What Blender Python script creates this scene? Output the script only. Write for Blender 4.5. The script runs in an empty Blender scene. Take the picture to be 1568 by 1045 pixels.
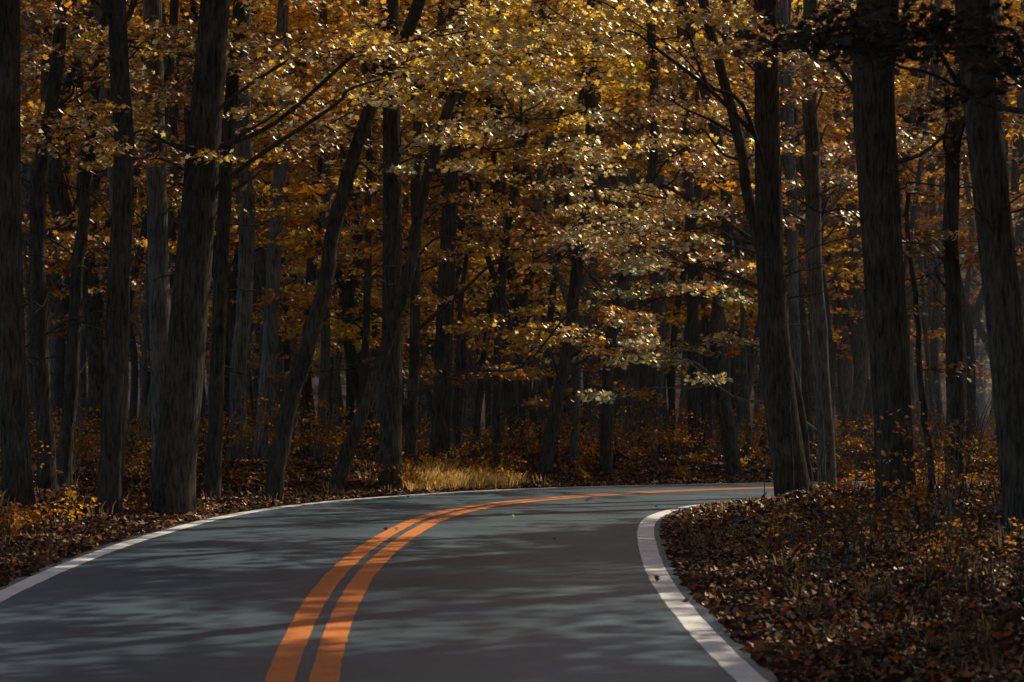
import bpy, math, numpy as np
from mathutils import Vector
rng = np.random.default_rng(7)
scene = bpy.context.scene
CAMZ = 2.2
AZ,EL=math.radians(48),math.radians(40)
SUN=np.array([math.sin(AZ)*math.cos(EL),math.cos(AZ)*math.cos(EL),math.sin(EL)])
# ------------------------------------------------------------------ helpers
def link(o, parent=None):
    scene.collection.objects.link(o)
    if parent is not None: o.parent = parent
    return o
def mesh_from(name, verts, faces_flat, k, mats, cols=None, smooth=False):
    me = bpy.data.meshes.new(name)
    verts = np.asarray(verts, dtype=np.float32); f = np.asarray(faces_flat, dtype=np.int32).ravel()
    nf = len(f)//k
    me.vertices.add(len(verts)); me.vertices.foreach_set('co', verts.ravel())
    me.loops.add(len(f)); me.loops.foreach_set('vertex_index', f)
    me.polygons.add(nf); me.polygons.foreach_set('loop_start', np.arange(nf, dtype=np.int32)*k)
    try: me.polygons.foreach_set('loop_total', np.full(nf, k, dtype=np.int32))
    except Exception: pass
    if smooth: me.polygons.foreach_set('use_smooth', np.ones(nf, dtype=bool))
    if cols is not None:
        a = me.color_attributes.new('Col', 'FLOAT_COLOR', 'POINT')
        c = np.ones((len(verts),4), dtype=np.float32); c[:,:3] = cols
        a.data.foreach_set('color', c.ravel())
    for m in mats: me.materials.append(m)
    me.update(calc_edges=True)
    return me
def sstep(a,b,x):
    t = np.clip((x-a)/(b-a),0,1); return t*t*(3-2*t)
def catmull(P, n=12):
    P = np.array(P, float); Q = np.vstack([2*P[0]-P[1], P, 2*P[-1]-P[-2]]); out=[]
    for i in range(1,len(Q)-2):
        t = np.linspace(0,1,n,endpoint=False)[:,None]
        a,b,c,d = Q[i-1],Q[i],Q[i+1],Q[i+2]
        out.append(.5*((2*b)+(-a+c)*t+(2*a-5*b+4*c-d)*t**2+(-a+3*b-3*c+d)*t**3))
    out.append(Q[-2][None]); return np.vstack(out)
# ------------------------------------------------------------------ road line + terrain
CL = catmull([(3.5,-60),(1.8,-30),(.8,-10),(-.1,0),(-.85,8),(-1.5,17),(-1.73,24),(-1.62,30),(-1.24,36.5),(-.55,40.6),(.5,43.6),(2.5,47.0),(5.4,49.8),(9.5,52.2),(16,54.6),(30,57),(60,59),(120,62),(220,62)], 14)
seg = np.r_[0, np.cumsum(np.linalg.norm(np.diff(CL,axis=0),axis=1))]
S_ = np.arange(0, seg[-1], .5)
CL = np.c_[np.interp(S_,seg,CL[:,0]), np.interp(S_,seg,CL[:,1])]
TG = np.gradient(CL,axis=0); TG /= np.linalg.norm(TG,axis=1)[:,None]
NR = np.c_[TG[:,1], -TG[:,0]]
_py = np.arange(-100, 700, .5)
_pz = np.interp(_py, [-100,-40,0,17.7,24,30,37,50,60,80,120,150,230,300,700],[-2.0,-.9,-.25,.05,.18,.26,.25,.2,.08,-.3,-1.0,0,14,20,24])
_k = np.exp(-np.linspace(-2.5,2.5,17)**2/2); _k/=_k.sum()
_pz = np.r_[_pz[:8], np.convolve(_pz,_k,'valid'), _pz[-8:]]
def prof(y): return np.interp(y,_py,_pz)
def sdist(x,y):
    x=np.atleast_1d(np.asarray(x,float)); y=np.atleast_1d(np.asarray(y,float)); out=np.empty(len(x))
    for i in range(0,len(x),20000):
        dx = x[i:i+20000,None]-CL[None,:,0]; dy = y[i:i+20000,None]-CL[None,:,1]
        j = np.argmin(dx*dx+dy*dy,axis=1); r=np.arange(len(j))
        ex,ey=dx[r,j],dy[r,j]
        s = ex*NR[j,0]+ey*NR[j,1]; dd=np.sqrt(ex*ex+ey*ey)
        out[i:i+20000] = np.where(dd>1.2*np.abs(s)+.3, np.sign(s)*dd, s)
    return out
_ph = rng.uniform(0,6.28,(24,)); _kd = rng.uniform(-1,1,(24,2))
def lump(x,y):
    z=0
    for i in range(8):
        f=[.25,.4,.7,1.1,1.7,2.6,3.7,5.1][i]; a=[.12,.09,.06,.045,.03,.022,.016,.012][i]
        for j in range(3):
            q=i*3+j; k=_kd[q]/np.linalg.norm(_kd[q]); z=z+a*.6*np.sin(f*(k[0]*x+k[1]*y)*1.3+_ph[q])
    return z
def gz(x,y):
    x=np.atleast_1d(np.asarray(x,float)); y=np.atleast_1d(np.asarray(y,float))
    s=sdist(x,y); a=np.abs(s)
    z=prof(y) - .07*(1-sstep(3.25,3.65,a)) + .02
    z+= np.where(s<0, .45*sstep(3.7,8,a), .16*sstep(3.9,7,a))
    z+= lump(x,y)*sstep(3.6,6,a) 
    return z
def gz1(x,y): return float(gz(x,y)[0])
# ------------------------------------------------------------------ materials
def nodes(name):
    m=bpy.data.materials.new(name); m.use_nodes=True; nt=m.node_tree; nt.nodes.clear()
    return m, nt, nt.nodes.new('ShaderNodeOutputMaterial')
def N(nt,t,**kw):
    n=nt.nodes.new(t)
    for k,v in kw.items():
        if k in n.inputs: n.inputs[k].default_value=v
        else: setattr(n,k,v)
    return n
def ramp(nt, fac, stops):
    r=nt.nodes.new('ShaderNodeValToRGB'); e=r.color_ramp.elements
    while len(e)<len(stops): e.new(.5)
    for i,(p,c) in enumerate(stops): e[i].position=p; e[i].color=(*c,1)
    nt.links.new(fac,r.inputs[0]); return r.outputs[0]
def noise(nt, scale, detail=4, vec=None, rough=.55):
    n=N(nt,'ShaderNodeTexNoise',Scale=scale,Detail=detail,Roughness=rough)
    if vec is not None: nt.links.new(vec,n.inputs['Vector'])
    return n.outputs['Fac']
def bump(nt,h,strength,dist):
    b=N(nt,'ShaderNodeBump',Strength=strength,Distance=dist); nt.links.new(h,b.inputs['Height']); return b.outputs[0]
def leaf_mat(name, trans=.6, rough=.4, gl=.5):
    m,nt,out=nodes(name)
    at=N(nt,'ShaderNodeAttribute',attribute_name='Col')
    d=N(nt,'ShaderNodeBsdfDiffuse'); t=N(nt,'ShaderNodeBsdfTranslucent')
    ga=N(nt,'ShaderNodeGamma',Gamma=.78); nt.links.new(at.outputs['Color'],ga.inputs[0])
    nt.links.new(at.outputs['Color'],d.inputs['Color']); nt.links.new(ga.outputs[0],t.inputs['Color'])
    mx=N(nt,'ShaderNodeMixShader',Fac=trans); nt.links.new(d.outputs[0],mx.inputs[1]); nt.links.new(t.outputs[0],mx.inputs[2]); res=mx
    if gl>0:
        g=N(nt,'ShaderNodeBsdfGlossy',Roughness=rough); g.inputs['Color'].default_value=(min(gl*1.1,1),gl,gl*.75,1)
        lw=N(nt,'ShaderNodeFresnel',IOR=1.4)
        m2=N(nt,'ShaderNodeMixShader'); nt.links.new(lw.outputs[0],m2.inputs[0]); nt.links.new(mx.outputs[0],m2.inputs[1]); nt.links.new(g.outputs[0],m2.inputs[2]); res=m2
    nt.links.new(res.outputs[0],out.inputs[0]); return m
LEAF=leaf_mat('autumn_leaf',gl=.75,rough=.42,trans=.68); FARLEAF=leaf_mat('canopy_leaf',gl=0,trans=.64); LITTER=leaf_mat('fallen_leaf',.12,.5,.25); SHADELEAF=leaf_mat('shade_leaf',.4,.5,.12)  # SHADELEAF: dulled copy of LEAF, puts shade into the nearest boughs
def bark_mat(name, dark, light):
    m,nt,out=nodes(name); p=N(nt,'ShaderNodeBsdfDiffuse',Roughness=.6)
    tc=N(nt,'ShaderNodeTexCoord'); mp=N(nt,'ShaderNodeMapping'); mp.inputs['Scale'].default_value=(1,1,.16)
    nt.links.new(tc.outputs['Object'],mp.inputs[0])
    n1=noise(nt,24,4,mp.outputs[0],.65)
    n2=noise(nt,1.3,2,tc.outputs['Object'])
    c=ramp(nt,n1,[(.32,dark),(.6,light),(.8,tuple(x*1.4 for x in light))])
    mm=N(nt,'ShaderNodeMix',data_type='RGBA',blend_type='MULTIPLY'); mm.inputs[0].default_value=.7
    nt.links.new(c,mm.inputs[6]); nt.links.new(ramp(nt,n2,[(.35,(.55,.6,.55)),(.65,(1.1,1.05,1))]),mm.inputs[7])
    nt.links.new(mm.outputs[2],p.inputs['Color'])
    nt.links.new(bump(nt,n1,.9,.04),p.inputs['Normal']); nt.links.new(p.outputs[0],out.inputs[0]); return m
BARK=bark_mat('bark_dark',(.022,.022,.022),(.105,.097,.088)); BARK2=bark_mat('bark_grey',(.04,.046,.05),(.19,.185,.18)); BARK3=bark_mat('bark_pale',(.06,.068,.07),(.2,.21,.21))  # BARK3: paler far trunks, distance haze put into the bark colour
def ground_mat():
    m,nt,out=nodes('forest_floor'); p=N(nt,'ShaderNodeBsdfDiffuse',Roughness=.8)
    tc=N(nt,'ShaderNodeTexCoord'); o=tc.outputs['Object']
    v=N(nt,'ShaderNodeTexVoronoi',Scale=14.0); nt.links.new(o,v.inputs['Vector'])
    c1=ramp(nt,v.outputs['Color'],[(.1,(.035,.022,.017)),(.45,(.07,.038,.025)),(.7,(.105,.052,.028)),(.95,(.15,.085,.05))])
    c2=ramp(nt,noise(nt,1.2,4,o),[(.35,(.45,.45,.45)),(.65,(1.1,1,1))])
    mm=N(nt,'ShaderNodeMix',data_type='RGBA',blend_type='MULTIPLY'); mm.inputs[0].default_value=1
    nt.links.new(c1,mm.inputs[6]); nt.links.new(c2,mm.inputs[7]); nt.links.new(mm.outputs[2],p.inputs['Color'])
    nt.links.new(bump(nt,v.outputs['Distance'],.8,.04),p.inputs['Normal']); nt.links.new(p.outputs[0],out.inputs[0]); return m
def asphalt_mat():
    m,nt,out=nodes('asphalt'); p=N(nt,'ShaderNodeBsdfPrincipled',Roughness=.5); p.inputs['Specular IOR Level'].default_value=.7
    tc=N(nt,'ShaderNodeTexCoord'); o=tc.outputs['Object']
    f=noise(nt,90,3,o,.7); g=noise(nt,.7,5,o)
    c1=ramp(nt,f,[(.3,(.024,.052,.074)),(.5,(.046,.088,.12)),(.72,(.11,.165,.21))])
    c2=ramp(nt,g,[(.3,(.72,.73,.75)),(.7,(1.1,1.08,1.06))])
    mm=N(nt,'ShaderNodeMix',data_type='RGBA',blend_type='MULTIPLY'); mm.inputs[0].default_value=1
    nt.links.new(c1,mm.inputs[6]); nt.links.new(c2,mm.inputs[7]); nt.links.new(mm.outputs[2],p.inputs['Base Color'])
    nt.links.new(ramp(nt,g,[(.3,(.38,)*3),(.7,(.48,)*3)]),p.inputs['Roughness'])
    nt.links.new(bump(nt,f,.25,.004),p.inputs['Normal']); nt.links.new(p.outputs[0],out.inputs[0]); return m
def paint_mat(name,c):
    m,nt,out=nodes(name); p=N(nt,'ShaderNodeBsdfPrincipled',Roughness=.6)
    tc=N(nt,'ShaderNodeTexCoord'); o=tc.outputs['Object']
    f=noise(nt,45,5,o,.75); g=noise(nt,3,4,o)
    a=N(nt,'ShaderNodeMath',operation='MULTIPLY_ADD'); a.inputs[1].default_value=.5; nt.links.new(g,a.inputs[0]); nt.links.new(f,a.inputs[2])
    nt.links.new(ramp(nt,a.outputs[0],[(.54,tuple(.25*x+.03 for x in c)),(.66,tuple(.8*x for x in c)),(.9,c)]),p.inputs['Base Color'])
    nt.links.new(bump(nt,f,.3,.005),p.inputs['Normal']); nt.links.new(p.outputs[0],out.inputs[0]); return m
# ------------------------------------------------------------------ ground
def axis(lo,hi,f0,f1,st,grow=1.12):
    a=list(np.arange(f0,f1,st)); d=st; v=a[-1]
    while v<hi: d*=grow; v+=d; a.append(v)
    d=st; v=f0; b=[]
    while v>lo: d*=grow; v-=d; b.append(v)
    return np.array(b[::-1]+a)
gx=axis(-400,400,-11,12,.16); gy=axis(-120,650,6,58,.2,1.06)
X,Y=np.meshgrid(gx,gy); Z=gz(X.ravel(),Y.ravel())
nx,ny=len(gx),len(gy); ii=(np.arange(ny-1)[:,None]*nx+np.arange(nx-1)[None]).ravel()
F=np.c_[ii,ii+1,ii+1+nx,ii+nx]
link(bpy.data.objects.new('ground',mesh_from('ground',np.c_[X.ravel(),Y.ravel(),Z],F,4,[ground_mat()],smooth=True)))
def strip(name, offs, lift, mat, ragged=0):
    n=len(CL); fine=np.arange(0,n-1,.5); V=[]; ar=np.arange(n)
    cx=np.interp(fine,ar,CL[:,0]); cy=np.interp(fine,ar,CL[:,1]); nxx=np.interp(fine,ar,NR[:,0]); nyy=np.interp(fine,ar,NR[:,1])
    for q,o in enumerate(offs):
        oo=o+(rng.normal(0,ragged,len(fine)) if ragged and q in(0,len(offs)-1) else 0)
        x=cx+nxx*oo; y=cy+nyy*oo; V.append(np.c_[x,y,prof(y)+lift-.006*np.abs(o)])
    V=np.stack(V,1); k=len(offs); m=len(fine); V=V.reshape(-1,3)
    i=(np.arange(m-1)[:,None]*k+np.arange(k-1)[None]).ravel()
    return link(bpy.data.objects.new(name,mesh_from(name,V,np.c_[i,i+1,i+1+k,i+k],4,[mat],smooth=True)))
strip('road',[-3.52,-2.4,-1.2,0,1.2,2.4,3.52],.03,asphalt_mat(),ragged=.03)
W=paint_mat('white_paint',(.8,.8,.78)); Yl=paint_mat('yellow_paint',(.7,.2,.02))
for nm,a,b,m in [('white_edge_line',-3.42,-3.19,W),('white_edge_line',3.19,3.42,W),('yellow_centre_line',-.27,-.055,Yl),('yellow_centre_line',.055,.27,Yl)]:
    strip(nm,[a,(a+b)/2,b],.035,m,ragged=.004)
# ------------------------------------------------------------------ foliage
LOBE=np.array([(0,0),(.16,-.44),(.36,-.2),(.62,-.42),(.66,-.13),(1,0),(.66,.13),(.62,.42),(.36,.2),(.16,.44)])
HEX=np.array([(0,0),(.3,-.4),(.6,-.2),(1,0),(.55,.4),(.2,.3)])
QUAD=np.array([(0,0),(.42,-.34),(1,0),(.45,.34)])
class Leaves:
    def __init__(s): s.c=[];s.s=[];s.t=[];s.col=[]
    def add(s,c,size,tilt,col):
        n=len(c); s.c.append(c); s.s.append(size*rng.uniform(.6,1.35,n)); s.t.append(np.full(n,tilt)); s.col.append(col)
    def mesh(s,name,mat,shape=QUAD,fold=.25):
        c=np.vstack(s.c); size=np.concatenate(s.s); tilt=np.concatenate(s.t); col=np.vstack(s.col); n=len(c)
        nz=np.c_[rng.normal(0,1,(n,2))*tilt[:,None],np.ones(n)]; nz/=np.linalg.norm(nz,axis=1)[:,None]
        a=rng.uniform(0,6.283,n); u=np.c_[np.cos(a),np.sin(a),np.zeros(n)]
        u-=nz*(u*nz).sum(1)[:,None]; u/=np.linalg.norm(u,axis=1)[:,None]; v=np.cross(nz,u)
        k=len(shape); P=shape-np.array([.4,0])
        V=c[:,None]+size[:,None,None]*(P[None,:,0,None]*u[:,None]+P[None,:,1,None]*v[:,None]+(fold*np.abs(P[:,1])-.12*P[:,0]**2)[None,:,None]*nz[:,None])
        return mesh_from(name,V.reshape(-1,3),np.arange(n*k),k,[mat],np.repeat(col,k,0))
PAL={'gold':[(.88,.48,.01),(.84,.41,.008),(.76,.36,.01),(.9,.6,.04),(.7,.45,.02)],
     'orange':[(.72,.29,.008),(.58,.2,.01),(.8,.38,.012),(.38,.17,.02)],
     'rust':[(.38,.13,.01),(.25,.085,.01),(.48,.19,.012),(.17,.085,.02)],
     'green':[(.28,.23,.05),(.38,.3,.05),(.2,.21,.08),(.55,.38,.04)],
     'grey':[(.55,.42,.14),(.68,.48,.11),(.36,.34,.18),(.8,.52,.08)],  # raised towards cream: bright leaf highlights put into the colour
     'mist':[(.16,.17,.12),(.2,.18,.1),(.12,.14,.13),(.34,.2,.07)],  # far boughs: haze painted into the leaf colours
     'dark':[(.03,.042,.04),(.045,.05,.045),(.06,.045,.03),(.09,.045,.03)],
     'litter':[(.1,.048,.03),(.14,.065,.038),(.065,.038,.03),(.3,.12,.03),(.2,.14,.1),(.3,.08,.025)]}
def pal(name,n):
    P=np.array(PAL[name]); b=P[rng.integers(0,len(P))]; c=P[rng.integers(0,len(P),n)]
    return np.clip((.45*b+.55*c)*rng.uniform(.7,1.2,(n,1)),0,.9)
def spray(L,p,az,length,width,n,size,tilt,palette,tubes=None,pitch=0):
    d=np.array([math.cos(az),math.sin(az)]); e=np.array([-d[1],d[0]])
    ns=9; tw=rng.integers(0,ns,n); u0=(tw+.5)/ns; side=np.where(tw%2==0,1,-1)
    w=rng.uniform(0,1,n)**.8; al=u0*length+w*width*.55*(1-.45*u0); ac=side*w*width*(1-.55*u0)
    tipm=rng.random(n)<.25; al=np.where(tipm,rng.uniform(.1,1.05,n)*length,al); ac=np.where(tipm,0,ac)
    r=np.hypot(al,ac); z=pitch*al-.12*r**2/max(length,.5)+rng.normal(0,.045,n)
    c=np.c_[p[0]+d[0]*al+e[0]*ac,p[1]+d[1]*al+e[1]*ac,p[2]+z]+rng.normal(0,.04,(n,3))
    L.add(c,size,tilt,pal(palette,n))
    if tubes is not None:
        ts=np.linspace(0,1,4); pts=[(p[0]+d[0]*t*length,p[1]+d[1]*t*length,p[2]+pitch*t*length-.12*(t*length)**2/max(length,.5)) for t in ts]
        tubes.add(pts,[.012,.009,.007,.003],3)
        for q in (1,3,5,7):
            u=(q+.5)/ns; s_=1 if q in(3,7) else -1
            a0=np.array([p[0]+d[0]*u*length,p[1]+d[1]*u*length,p[2]+pitch*u*length-.12*(u*length)**2/max(length,.5)])
            a1=a0+np.r_[d*width*.5*(1-.4*u)+e*s_*width*.9*(1-.5*u),-.05]
            tubes.add([a0,a1],[.006,.003],3)
class Tubes:
    def __init__(s): s.V=[];s.F=[];s.n=0
    def add(s,pts,rad,sides=8,bumpy=0,flare=0):
        pts=np.array(pts,float); m=len(pts); t=np.gradient(pts,axis=0); t/=np.linalg.norm(t,axis=1)[:,None]+1e-9
        ref=np.array([0,1,0.]) if abs(t[0,2])>.5 else np.array([0,0,1.])
        a=np.cross(t,ref); a/=np.linalg.norm(a,axis=1)[:,None]+1e-9; b=np.cross(t,a)
        th=np.linspace(0,2*np.pi,sides,endpoint=False); R=np.array(rad,float)[:,None]*np.ones((1,sides))
        if bumpy:
            ph=rng.uniform(0,6.28,4); zz=np.arange(m)[:,None]
            R=R*(1+bumpy*(np.sin(2*th+ph[0]+.2*zz)+.7*np.sin(3*th+ph[1]-.13*zz)+.5*np.sin(zz*.7+ph[3]+th))+rng.normal(0,bumpy*.35,R.shape))
        if flare:
            h=(pts[:,2]-pts[0,2])[:,None]; ph=rng.uniform(0,6.28)
            R=R*(1+flare*np.exp(-h/.4)*(.75+.35*np.sin(4*th+ph)+.25*np.sin(7*th+ph*2)))
        V=pts[:,None]+R[...,None]*(np.cos(th)[None,:,None]*a[:,None]+np.sin(th)[None,:,None]*b[:,None])
        i=np.arange(m-1)[:,None]*sides; j=np.arange(sides)[None]; j2=(j+1)%sides
        F=np.stack([i+j,i+j2,i+j2+sides,i+j+sides],-1).reshape(-1,4)+s.n
        s.V.append(V.reshape(-1,3)); s.F.append(F); s.n+=m*sides
    def mesh(s,name,mat): return mesh_from(name,np.vstack(s.V),np.vstack(s.F),4,[mat],smooth=True)
def limb(T,p0,p1,r0,sides=6,sag=.25):
    p0=np.array(p0,float);p1=np.array(p1,float); L=np.linalg.norm(p1-p0)
    w=[p0]+[p0+(p1-p0)*t+np.array([0,0,1.])*sag*L*.5*math.sin(math.pi*t)+rng.normal(0,.05*L,3) for t in (.3,.6,.82)]+[p1]
    P=catmull(w,4); T.add(P,np.linspace(r0,max(.01,r0*.25),len(P)),sides)
    return P
def crown_mesh(i,palmix,nc=44,n=72,size=.22,sp_=.6):
    L=Leaves(); R=4.0
    for c in range(nc):
        h=rng.uniform(0,1)**.8; rr=R*(.35+.75*math.sin(math.pi*(.15+.8*h)))*math.sqrt(rng.uniform(.04,1)); a=rng.uniform(0,6.283)
        p=np.array([rr*math.cos(a),rr*math.sin(a),h*8.5])
        sp=rng.normal(0,1,(n,3))*np.array([sp_,sp_,.22])*rng.uniform(.7,1.25)
        sp[:,2]-=.12*(sp[:,0]**2+sp[:,1]**2)
        L.add(p+sp,size,.6,pal(palmix[rng.integers(len(palmix))],n))
    return L.mesh('crown_leaves_%d'%i,FARLEAF,QUAD)
CROWNS=[crown_mesh(0,['gold','gold','orange']),crown_mesh(1,['orange','orange','gold']),crown_mesh(2,['gold','grey','orange']),crown_mesh(3,['orange','gold','green']),crown_mesh(4,['rust','orange','gold'])]
DENSE=[crown_mesh(5,['gold','orange','rust'],52,84,.3,.6),crown_mesh(6,['orange','grey','rust'],52,84,.3,.6)]
def crown_branches(i):
    T=Tubes()
    T.add(catmull([(0,0,-.3),(.15,.1,3),(-.2,.1,6),(0,0,8.5)],4),np.linspace(.14,.02,13),6)
    for k in range(12):
        h=rng.uniform(-.5,8); a=rng.uniform(0,6.283); r=rng.uniform(2,3.8)*(1-.06*h)
        limb(T,(0,0,h),(r*math.cos(a),r*math.sin(a),h+rng.uniform(.6,2.2)),.06,5)
    return T.mesh('crown_limbs_%d'%i,BARK)
CBR=[crown_branches(i) for i in range(3)]
# canopy openings added for the lighting: crowns cleared so sun reaches these spots
GAPS=[((-1.7,37,7.3),1.8),((2.4,38.5,7.9),1.3),((-1.2,50,.4),1.4),((-5.2,49,6.6),1.4),((1.6,46.5,6.3),2.2),((2.6,45,4.9),1.4),((.6,51,3.6),1.2),((-1.8,24.5,.2),.1),((1,31.5,.3),.1)]
def in_gap(x,y,z,r):
    for p,g in GAPS:
        d=np.array([x,y,z])-np.array(p); t=d@SUN
        if t>2 and np.linalg.norm(d-t*SUN)<g+r: return True
    return False
def put_crown(parent,x,y,z,scale,dense=False):
    if in_gap(x,y,z+4*scale,2.4*scale):
        scale*=.6; z+=2.5
        if in_gap(x,y,z+4*scale,2.0*scale): return 0
    a=rng.uniform(0,6.283); lm=DENSE[rng.integers(2)] if dense else CROWNS[rng.integers(5)]
    for nm,me in(('crown_leaves',lm),('crown_limbs',CBR[rng.integers(3)])):
        o=bpy.data.objects.new(nm,me); o.location=(x,y,z); o.rotation_euler=(0,0,a); o.scale=(scale,scale,scale*rng.uniform(.9,1.15)); link(o,parent)
    return 1
# ------------------------------------------------------------------ hero trees
H=[
(36,[(-7.33,0),(-7.5,4),(-7.52,8)],.22,.17,'oak_tree',0),
(40,[(-7.66,0),(-7.84,5.2),(-7.44,8.7)],.15,.11,'maple_tree',0),
(42,[(-7.8,0),(-7.48,5.),(-7.12,9.)],.13,.09,'maple_tree',0),
(37,[(-6.22,0),(-5.96,4.2),(-6.02,8.2)],.19,.14,'maple_tree',0),
(44,[(-6.3,0),(-6.47,5.8),(-6.55,9.3)],.22,.17,'beech_tree',1),
(38,[(-5.38,0),(-5.2,2),(-4.97,4.8),(-4.68,8.4)],.34,.23,'oak_tree',0),
(43,[(-5.37,0),(-5.1,5.7),(-4.83,9.2)],.14,.11,'maple_tree',0),
(50,[(-5.7,0),(-5.5,6.25),(-5.6,10.3)],.18,.14,'beech_tree',1),
(54,[(-5.65,0),(-5.2,6.6),(-5.1,11)],.18,.13,'beech_tree',1),
(43,[(-4.35,0),(-3.94,2.),(-3.42,3.6),(-3.07,5.45),(-2.6,7.),(-1.67,9.2)],.16,.11,'maple_tree',0),
(60,[(-4.8,0),(-4.65,6),(-4.7,11.9)],.12,.1,'beech_tree',1),
(48,[(-2.42,0),(-2.38,5.3),(-2.42,9.8)],.22,.17,'oak_tree',0),
(47,[(-3.52,0),(-2.84,1.96),(-2.2,3.7),(-1.72,6.),(-1.1,8.1),(-.5,9.8)],.13,.09,'maple_tree',0),
(52,[(-2.2,0),(-2.05,7.1),(-2.0,10.6)],.12,.09,'maple_tree',0),
(55,[(-1.68,0),(-1.4,6.7),(-1.15,9.6)],.22,.15,'oak_tree',0),
(58,[(-.42,0),(-.25,4.55),(.02,6.9),(.28,9.4)],.1,.07,'maple_tree',0),
(54,[(.68,0),(1.2,2.9),(1.45,4.7),(1.74,7.6),(1.9,11)],.15,.1,'maple_tree',0),
(70,[(2.3,0),(2.4,6),(2.35,12)],.15,.11,'beech_tree',1),
(75,[(3.36,0),(3.5,6.2),(3.9,12.3)],.4,.32,'oak_tree',1),
(70,[(3.85,0),(4.27,5.),(4.1,11.6)],.26,.2,'oak_tree',1),
(62,[(4.75,0),(4.6,5),(4.45,10)],.16,.12,'maple_tree',0),
(42,[(4.93,0),(4.66,2.),(4.5,4.5),(4.42,9.)],.3,.2,'oak_tree',0),
(46,[(6.05,0),(5.8,5.9),(5.7,9.6)],.17,.14,'beech_tree',1),
(44,[(5.45,0),(5.0,3),(4.45,5.2),(3.58,9.1)],.12,.09,'maple_tree',0),
(33,[(5.27,0),(5.12,3.1),(4.95,6.2),(5.0,7.6)],.26,.29,'oak_tree',0),
(34,[(5.85,0),(5.72,2.5),(5.6,5)],.05,.03,'young_maple_tree',0),
(28,[(5.98,0),(5.66,3.6),(5.4,6.),(5.32,7)],.23,.2,'oak_tree',0),
(20.5,[(5.5,0),(5.35,4.),(5.2,7.4)],.2,.2,'maple_tree',0),
(39,[(7.2,0),(7.1,5),(7.3,9)],.15,.1,'maple_tree',0),
(50,[(-8.2,0),(-8.1,5),(-8.5,10)],.2,.15,'beech_tree',1),
(48,[(-6.9,0),(-7.1,5),(-6.7,10)],.12,.09,'maple_tree',0),
(56,[(-7.3,0),(-7.2,5),(-7.4,10)],.12,.09,'maple_tree',0),
(57,[(-3.6,0),(-3.4,5),(-3.5,10)],.1,.07,'maple_tree',0),
(63,[(-1.,0),(-.6,4),(.5,10)],.1,.07,'maple_tree',0),
(64,[(1.2,0),(1.0,4),(1.8,10)],.1,.07,'maple_tree',0),
(60,[(.9,0),(-.3,4.5),(-1.2,8)],.1,.06,'maple_tree',0),
(58,[(6.9,0),(6.8,5),(6.6,10)],.15,.11,'beech_tree',1),
]
hero=[]
for (y,pp,r0,r1,nm,bk) in H:
    pts=[(x,y+rng.normal(0,.08)*(i>0),z) for i,(x,z) in enumerate(pp)]
    z0=gz1(pts[0][0],y); pts[0]=(pts[0][0],y,z0-.25)
    small=nm.startswith('young')
    a=np.array(pts[-1])-np.array(pts[-2]); a/=np.linalg.norm(a)
    if not small:
        a[0]*=.6; pts.append(tuple(np.array(pts[-1])+a*3)); pts.append(tuple(np.array(pts[-1])+np.array([a[0]*1.2,0,3])))
    P=catmull(pts,9); zz=P[:,2]; f=np.clip((zz-z0)/(pp[-1][1]-z0),0,1.8)
    if r0<.2: P[1:-1,0]+=np.convolve(rng.normal(0,.045,len(P)),np.ones(5)/3,'same')[1:-1]
    rad=r0+(r1-r0)*np.minimum(f,1); rad*=np.where(f>1,1-.5*(f-1)/.8,1)
    T=Tubes(); T.add(P,rad,16,.018,.4)
    hero.append(dict(y=y,P=P,rad=rad,T=T,L=Leaves(),nm=nm,bk=bk,small=small,z0=z0))
def attach(p,palette,nspray,R,n=120,size=.1,hz=.5):
    p=np.array(p,float); best=None
    for h in hero:
        if h['small']: continue
        q=h['P'][np.argmin(np.abs(h['P'][:,2]-(p[2]-.3-.35*np.hypot(*(h['P'][len(h['P'])//2,:2]-p[:2])))))]
        dd=np.linalg.norm(q-p)
        if best is None or dd<best[0]: best=(dd,h,q)
    dd,h,q=best; az0=math.atan2(p[1]-q[1],p[0]-q[0])
    limb(h['T'],q,p,min(.045,.016+.008*dd),6,.12)
    for k in range(nspray):
        a=az0+rng.normal(0,1.3); o=rng.normal(0,1,3)*np.array([R,R,R*hz])*.6; s=p+o
        if rng.random()<.4: limb(h['T'],p-(p-q)*rng.uniform(0,.4),s,.014,4,.1)
        spray(h['L'],s,a,rng.uniform(.7,1.4),rng.uniform(.35,.65),n,size,.65,palette,h['T'],rng.uniform(-.1,.25))
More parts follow.
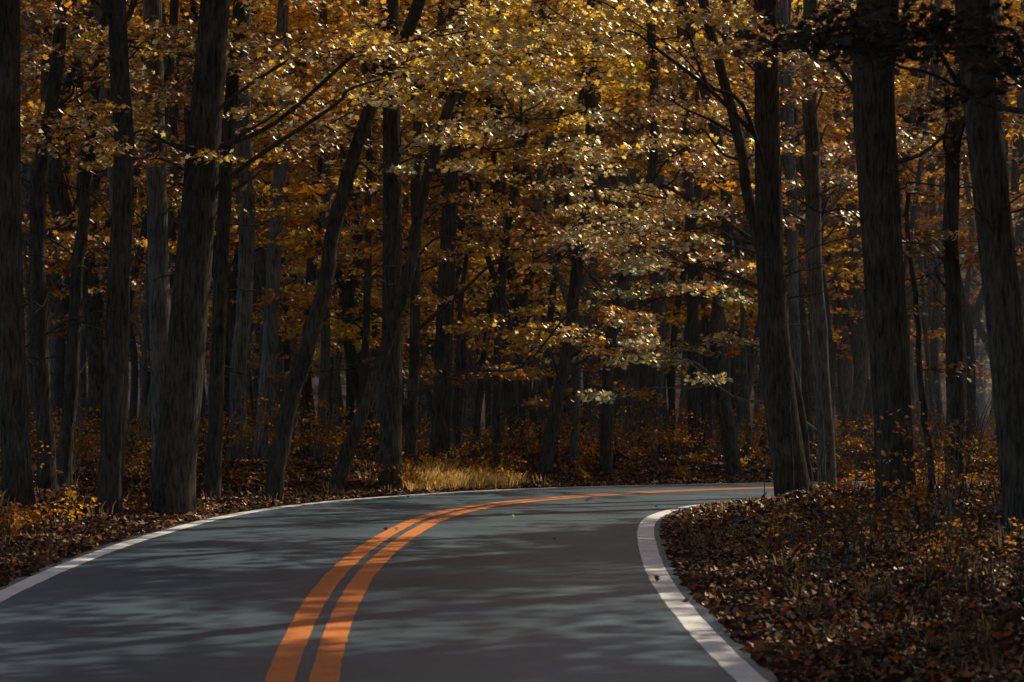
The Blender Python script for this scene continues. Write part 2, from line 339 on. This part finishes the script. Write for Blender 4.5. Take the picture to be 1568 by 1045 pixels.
C=[(-1.4,36,7.0,'gold',11,1.0),(-2.7,38,7.6,'gold',8,1.2),(-.6,38,7.9,'gold',6,1.0),(-3.4,40,7.0,'orange',6,1.2),(-2.0,40,6.2,'gold',4,.9),
(.7,48,7.8,'grey',10,1.4),(1.94,46,6.1,'grey',9,1.2),(2.2,45,4.9,'grey',9,1.4),(3.0,44,4.6,'orange',6,1.2),(.36,52,3.6,'gold',7,1.0),
(1.83,49,3.5,'orange',6,.8),(2.6,38,7.8,'gold',8,1.1),(1.5,40,8.0,'gold',7,1.2),(3.9,46,6.1,'orange',6,1.2),(-5.2,50,6.3,'gold',9,1.6),(-4.6,46,7.6,'gold',6,1.3),
(5.2,45,7.6,'rust',6,1.4),(4.0,42,8.0,'orange',6,1.2),(6.3,44,8.2,'rust',6,1.4),(3.2,55,3.6,'grey',8,1.6),(4.3,52,4.4,'green',6,1.5),
(1.0,60,6.5,'orange',9,2.2),(3.0,58,8.5,'gold',9,2.2),(-.5,56,8.5,'gold',9,1.8),(-3.5,52,5,'orange',7,1.8),(-1,62,4,'orange',7,2),(5.5,60,6,'rust',9,2.2),
(-6.2,40,7.9,'rust',8,1.3),(-7.6,42,7.,'orange',7,1.3),(-7.2,46,5,'orange',6,1.4),(7.2,40,6.5,'rust',8,1.3),(6.6,38,4.4,'rust',5,1.1),(7.4,36,7.4,'rust',6,1),  # side clusters turned rust: darkness at the edges put into leaf colour
(0.2,50,9.4,'gold',8,1.5),(2.0,52,10,'gold',9,1.7),(-2.2,50,8.8,'gold',8,1.4),(-.2,44,8.4,'gold',7,1),(4.6,36,7.4,'rust',5,.9),
(1.3,50,5.2,'orange',7,1.1),(-.3,54,5.8,'orange',7,1.3),(2.9,49,2.9,'grey',6,1.1),(3.6,50,7.4,'gold',8,1.3),(-4.4,56,4.2,'orange',7,1.5),
(-5,56,8.5,'orange',8,1.8),(-7.5,54,7,'gold',8,1.8),(-3.8,44,8.8,'orange',7,1.2),(-6.6,48,8.8,'rust',8,1.4),(4.5,56,8.5,'orange',9,1.8),(6.8,50,6.5,'rust',8,1.5),(-2.6,58,6.5,'orange',7,1.8),
(-.8,55,2.6,'orange',5,1.0),(1.2,57,2.2,'orange',5,1.1),(-2.9,54,2.6,'rust',5,1.1)]
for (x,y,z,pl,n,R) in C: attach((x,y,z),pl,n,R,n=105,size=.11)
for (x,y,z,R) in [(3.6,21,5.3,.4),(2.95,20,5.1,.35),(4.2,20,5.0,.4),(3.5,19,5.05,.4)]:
    attach((x,y,z),'dark',4,R,n=90,size=.09)  # unlit boughs: their shade is painted in with dark leaf colours
for h in hero:
    if h['small']:
        for k in range(5): 
            q=h['P'][-1-3*k]; spray(h['L'],q,rng.uniform(0,6.28),.9,.4,50,.09,.6,'rust',h['T'],.1)
    else:
        for k in range(4 if h['y']>30 else 0):
            z=rng.uniform(5,11); q=h['P'][np.argmin(np.abs(h['P'][:,2]-z))]; a=rng.uniform(0,6.283); r=rng.uniform(.8,2.2)
            p=q+np.array([r*math.cos(a),r*math.sin(a),rng.uniform(.2,.9)])
            limb(h['T'],q,p,.03,5,.1)
            for s in range(3): spray(h['L'],p+rng.normal(0,.35,3),a+rng.normal(0,1),1.1,.5,80,.105,.6,['orange','gold','rust' if abs(q[0])>5 else 'gold','grey','rust'][rng.integers(5)],h['T'])  # outer boughs lean to rust, painting the sides darker
        for k in range(4):
            z=rng.uniform(2.2,7); q=h['P'][np.argmin(np.abs(h['P'][:,2]-z))]; a=rng.uniform(0,6.283); r=rng.uniform(.5,1.6)
            e=q+np.array([r*math.cos(a),r*math.sin(a),rng.uniform(-.2,.7)]); B=limb(h['T'],q,e,.014,4,.1)
            b0=B[len(B)//2]; limb(h['T'],b0,b0+rng.normal(0,.35,3)+(e-q)*.25,.007,3,.1)
    root=bpy.data.objects.new(h['nm'],h['T'].mesh(h['nm']+'_trunk',BARK2 if h['bk'] else BARK)); link(root)
    if h['L'].c: link(bpy.data.objects.new('leaves',h['L'].mesh('leaves',LEAF if h['y']>30 else SHADELEAF,LOBE)),root)
    if not h['small']:
        q=h['P'][-4]; put_crown(root,q[0],q[1],max(q[2]-1.5,9.5),rng.uniform(.9,1.1) if h['y']<41 else rng.uniform(.5,.7),h['y']<41)
# ------------------------------------------------------------------ surrounding forest (mass)
mass=link(bpy.data.objects.new('forest_tree_mass',None))
TV=[]
for i in range(9):
    T=Tubes(); b=rng.normal(0,.55,(4,2)); b[0]=0
    P=catmull([(b[0,0],b[0,1],-.4),(b[1,0]*.5,b[1,1]*.5,3.5),(b[2,0],b[2,1],7.5),(b[3,0]*1.4,b[3,1]*1.4,13)],7)
    r=[.08,.11,.14,.07,.18,.24,.1,.12,.16][i]; T.add(P,np.linspace(r,r*.6,len(P)),12,.02,.4)
    for k in range(6):
        q=P[rng.integers(8,len(P))]; a=rng.uniform(0,6.28); limb(T,q,q+np.array([2*math.cos(a),2*math.sin(a),.9]),.03,5)
    TV.append(T.mesh('forest_trunk_%d'%i,[BARK,BARK2,BARK,BARK2,BARK,BARK2,BARK,BARK3,BARK2][i]))
def far_spray_mesh(i,pals):
    L=Leaves()
    for k in range(11):
        o=rng.normal(0,1,3)*np.array([1.3,1.3,.65]); spray(L,o,rng.uniform(0,6.28),1.3,.6,60,.14,.6,pals[rng.integers(len(pals))])
    return L.mesh('bough_leaves_%d'%i,FARLEAF,QUAD)
FS=[far_spray_mesh(0,['orange','gold']),far_spray_mesh(1,['rust','orange']),far_spray_mesh(2,['gold','grey']),far_spray_mesh(3,['gold','orange']),far_spray_mesh(4,['orange','rust']),far_spray_mesh(5,['mist','mist','rust'])]
cnt=0; nc=0; placed=[(h['P'][0][0],h['y']) for h in hero]
tries=rng.uniform([-30,-12],[50,140],(6500,2)); sd=sdist(tries[:,0],tries[:,1])
for (x,y),s in zip(tries,sd):
    if abs(s)<5.2: continue
    if y<53 and y>3 and abs(x)<.225*y+1.2: continue
    vis=abs(x)<.215*y+2.5 and y>50
    if not vis and (y>100 or x<-22 or y<-5 and x<0): continue
    dmin=(2.0+1.0*math.sin(x*.7+y*.4)) if vis else 4.5
    if any((x-a)**2+(y-b)**2<dmin**2 for a,b in placed): continue
    placed.append((x,y)); z=gz1(x,y); me=TV[rng.integers(7) if y<75 else rng.integers(2,9)]
    o=bpy.data.objects.new('forest_trunk',me); sc=rng.uniform(.7,1.2); o.location=(x,y,z); ra=rng.uniform(0,6.283); o.rotation_euler=(rng.normal(0,.06),rng.normal(0,.06),ra); o.scale=(sc,sc,rng.uniform(.9,1.1)); link(o,mass)
    near=y<44-.15*max(x-8,0) or (9.5<x<24 and y<58)
    pc=1.0 if near else ((.3 if y<72 else .48) if vis else (.42 if y<72 else .7))
    if rng.random()<pc: nc+=put_crown(mass,x,y,z+rng.uniform(8.,12.5),rng.uniform(.95,1.25) if near else rng.uniform(.7,1.05),near)
    side=abs(x)>.11*y  # side boughs get darker palettes, shade put into the leaf colour
    if (vis and rng.random()<.8) or rng.random()<.2:
        for k in range((rng.integers(2,4) if y<82 and not side else rng.integers(1,3)) if vis else 1):
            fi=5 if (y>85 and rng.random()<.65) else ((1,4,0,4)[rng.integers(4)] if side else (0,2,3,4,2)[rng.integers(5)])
            b=bpy.data.objects.new('bough_leaves',FS[fi]); b.location=(x+rng.normal(0,1.3),y+rng.normal(0,1.3),z+3+9.5*rng.random()**.75); b.rotation_euler=(0,0,rng.uniform(0,6.28)); b.scale=(rng.uniform(.7,1.2)*(1 if y<90 else 1.3),)*3; link(b,mass)
    cnt+=1
print('forest',cnt,nc)
# ------------------------------------------------------------------ undergrowth shrubs
L=Leaves(); T=Tubes()
def shrub(x,y,h,pl,n=3,size=.075,leaves=45):
    z=gz1(x,y)
    for k in range(n):
        a=rng.uniform(0,6.28); hh=h*rng.uniform(.6,1.1); e=np.array([x+.35*h*math.cos(a),y+.35*h*math.sin(a),z+hh])
        T.add([(x,y,z-.05),((x+e[0])/2,(y+e[1])/2,z+hh*.6),e],[.009,.006,.003],3)
        for q in range(2):
            t=rng.uniform(.35,.95); spray(L,np.array([x,y,z])+(e-np.array([x,y,z]))*t,rng.uniform(0,6.28),.5*h,.3*h,leaves//2,size,.8,pl)
pts=rng.uniform([-22,30],[22,90],(1800,2)); sd=sdist(pts[:,0],pts[:,1])
for (x,y),s in zip(pts,sd):
    if abs(s)<4.6 or abs(x)>.225*y+1.5: continue
    if y<42 and x>0 and abs(s)<5.8: continue
    if y>60 and rng.random()<.4: continue
    h=rng.uniform(.2,.55) if abs(s)<6.5 else rng.uniform(.4,1.9)
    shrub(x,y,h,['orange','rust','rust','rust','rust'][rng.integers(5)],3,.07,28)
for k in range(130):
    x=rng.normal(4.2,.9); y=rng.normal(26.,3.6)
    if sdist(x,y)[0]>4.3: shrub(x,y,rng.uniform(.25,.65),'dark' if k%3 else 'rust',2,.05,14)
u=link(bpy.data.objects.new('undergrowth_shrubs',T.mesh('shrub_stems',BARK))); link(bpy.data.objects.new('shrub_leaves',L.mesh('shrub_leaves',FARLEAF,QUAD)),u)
T=Tubes()   # bare saplings on the verges
for k in range(46):
    y=rng.uniform(24,46); x=rng.uniform(3.6,8) if k%3 else rng.uniform(-9,-5)
    if not 4.6<abs(sdist(x,y)[0])<9: continue
    z=gz1(x,y); h=rng.uniform(.6,1.9); ax,ay=rng.normal(0,.12,2)*h
    S=catmull([(x,y,z-.05),(x+ax*.4,y+ay*.4,z+h*.5),(x+ax,y+ay,z+h)],4); T.add(S,np.linspace(.011,.003,len(S)),4)
    for q in range(5):
        b0=S[rng.integers(3,len(S))]; T.add([b0,b0+np.array([*rng.normal(0,.16,2),rng.uniform(.08,.3)])],[.004,.002],3)
link(bpy.data.objects.new('bare_saplings',T.mesh('bare_saplings',BARK2)))
def grass(name,pts,h,cols,n=34):
    V=[];cl=[]
    for (x,y) in pts:
        z=gz1(x,y); a=rng.uniform(0,6.28,n); r=rng.uniform(0,.2,n); hh=h*rng.uniform(.4,1.25,n)*rng.uniform(.5,1.2); ln=rng.uniform(.1,.9,n)*hh
        bx=x+r*np.cos(a); by=y+r*np.sin(a); w=rng.uniform(.004,.008,n); b=rng.uniform(0,6.28,n)
        wx,wy=np.cos(b)*w,np.sin(b)*w; ex,ey=bx+np.cos(a)*ln,by+np.sin(a)*ln; mx,my=bx+np.cos(a)*ln*.35,by+np.sin(a)*ln*.35
        V.append(np.stack([np.c_[bx-wx,by-wy,np.full(n,z-.02)],np.c_[bx+wx,by+wy,np.full(n,z-.02)],np.c_[mx+wx,my+wy,z+hh*.65],np.c_[ex,ey,z+hh],np.c_[mx-wx,my-wy,z+hh*.65]],1).reshape(-1,3))
        c=np.array(cols)[rng.integers(0,len(cols),n)]*rng.uniform(.7,1.2,(n,1)); cl.append(np.repeat(c,5,0))
    V=np.vstack(V); return link(bpy.data.objects.new(name,mesh_from(name,V,np.arange(len(V)),5,[FARLEAF],np.vstack(cl))))
gp=[p for p in np.c_[rng.normal(-1.1,.75,210),rng.normal(49.8,.9,210)] if 3.9<abs(sdist(p[0],p[1])[0])<6.3]
grass('roadside_grass',gp,.22,[(.72,.44,.1),(.66,.36,.08),(.78,.5,.14)],20)
gp=[p for p in np.c_[rng.uniform(-9,8,1500),rng.uniform(18,50,1500)] if 3.8<abs(sdist(p[0],p[1])[0])<9 and rng.random()<.4]
grass('dry_grass',gp,.18,[(.24,.14,.05),(.16,.11,.05),(.1,.06,.03)],14)
# ------------------------------------------------------------------ fallen leaves
L=Leaves()
def scatter(n,x0,x1,y0,y1,size,keep):
    p=rng.uniform([x0,y0],[x1,y1],(n,2)); s=sdist(p[:,0],p[:,1]); p=p[keep(s,p)]; z=gz(p[:,0],p[:,1])
    c=np.c_[p,z+rng.uniform(.005,.035,len(p))]; P=np.array(PAL['litter']); col=P[rng.integers(0,len(P),len(p))]*rng.uniform(.5,1.2,(len(p),1))
    L.add(c,size,.55,col)
scatter(90000,-10,9,12,34,.065,lambda s,p:(np.abs(s)>3.5)&(rng.random(len(s))<.35+.65*sstep(3.5,4.2,np.abs(s)))&(np.abs(p[:,0])<.225*p[:,1]+.6))
scatter(70000,-15,14,34,60,.09,lambda s,p:(np.abs(s)>3.5)&(np.abs(p[:,0])<.225*p[:,1]+.6))
scatter(20000,-24,24,60,110,.16,lambda s,p:(np.abs(s)>3.7)&(np.abs(p[:,0])<.225*p[:,1]+.6))
link(bpy.data.objects.new('fallen_leaves',L.mesh('fallen_leaves',LITTER,HEX,.5)))
L=Leaves(); p=rng.uniform([-5,14],[3,50],(400,2)); s=sdist(p[:,0],p[:,1]); k=(np.abs(s)<3.6)&(rng.random(400)<.03+.5*sstep(3.0,3.6,np.abs(s))); p=p[k]
p=np.vstack([p,[(-1.75,33.5),(-1.6,33.4)]]); L.add(np.c_[p,prof(p[:,1])+.045],.08,.5,np.array(PAL['litter'])[rng.integers(0,6,len(p))])
link(bpy.data.objects.new('road_leaves',L.mesh('road_leaves',LITTER,LOBE,.6)))
T=Tubes()
for k in range(170):
    x,y=rng.uniform(-9,9),rng.uniform(16,50)
    if abs(sdist(x,y)[0])<4.2: continue
    a=rng.uniform(0,3.14); l=rng.uniform(.2,.6); q=[(x+l*t*math.cos(a)+rng.normal(0,.03),y+l*t*math.sin(a),gz1(x+l*t*math.cos(a),y+l*t*math.sin(a))+.03) for t in(-1,-.3,.4,1)]
    if min(abs(sdist(v[0],v[1])[0]) for v in q)<3.8: continue
    T.add(q,[.012,.01,.008,.004],5)
link(bpy.data.objects.new('fallen_twigs',T.mesh('fallen_twigs',BARK2)))
# ------------------------------------------------------------------ haze between the distant trees
hv=np.array([(x,y,z) for z in(-6,24) for y in(52,170) for x in(-60,60)],float)
hf=[0,2,3,1, 4,5,7,6, 0,1,5,4, 1,3,7,5, 3,2,6,7, 2,0,4,6]
m,nt,out=nodes('haze'); vs=N(nt,'ShaderNodeVolumeScatter',Density=.0015,Anisotropy=.3); vs.inputs['Color'].default_value=(.86,.95,1,1); nt.links.new(vs.outputs[0],out.inputs['Volume'])
link(bpy.data.objects.new('forest_haze',mesh_from('forest_haze',hv,hf,4,[m])))
# ------------------------------------------------------------------ light
sv=Vector(SUN)
sl=bpy.data.lights.new('sun','SUN'); sl.energy=5; sl.angle=math.radians(.5); sl.color=(1,.87,.67)
so=bpy.data.objects.new('sun',sl); so.rotation_euler=sv.to_track_quat('Z','Y').to_euler(); so.location=(30,30,40); link(so)
w=bpy.data.worlds.new('World'); scene.world=w; w.use_nodes=True; nt=w.node_tree
sk=nt.nodes.new('ShaderNodeTexSky'); sk.sky_type='NISHITA'; sk.sun_disc=False; sk.sun_elevation=EL; sk.sun_rotation=AZ
bg=nt.nodes['Background']; bg.inputs[1].default_value=.15; nt.links.new(sk.outputs[0],bg.inputs[0])
cam=bpy.data.cameras.new('camera'); cam.lens=85; cam.sensor_width=36; cam.clip_end=2000; cam.clip_start=.1
cam.dof.use_dof=True; cam.dof.focus_distance=44; cam.dof.aperture_fstop=3.5
co=bpy.data.objects.new('camera',cam); co.location=(0,0,CAMZ); co.rotation_euler=(math.radians(91.2),0,0); link(co); scene.camera=co
scene.view_settings.view_transform='Standard'; scene.view_settings.look='None'; scene.view_settings.exposure=0
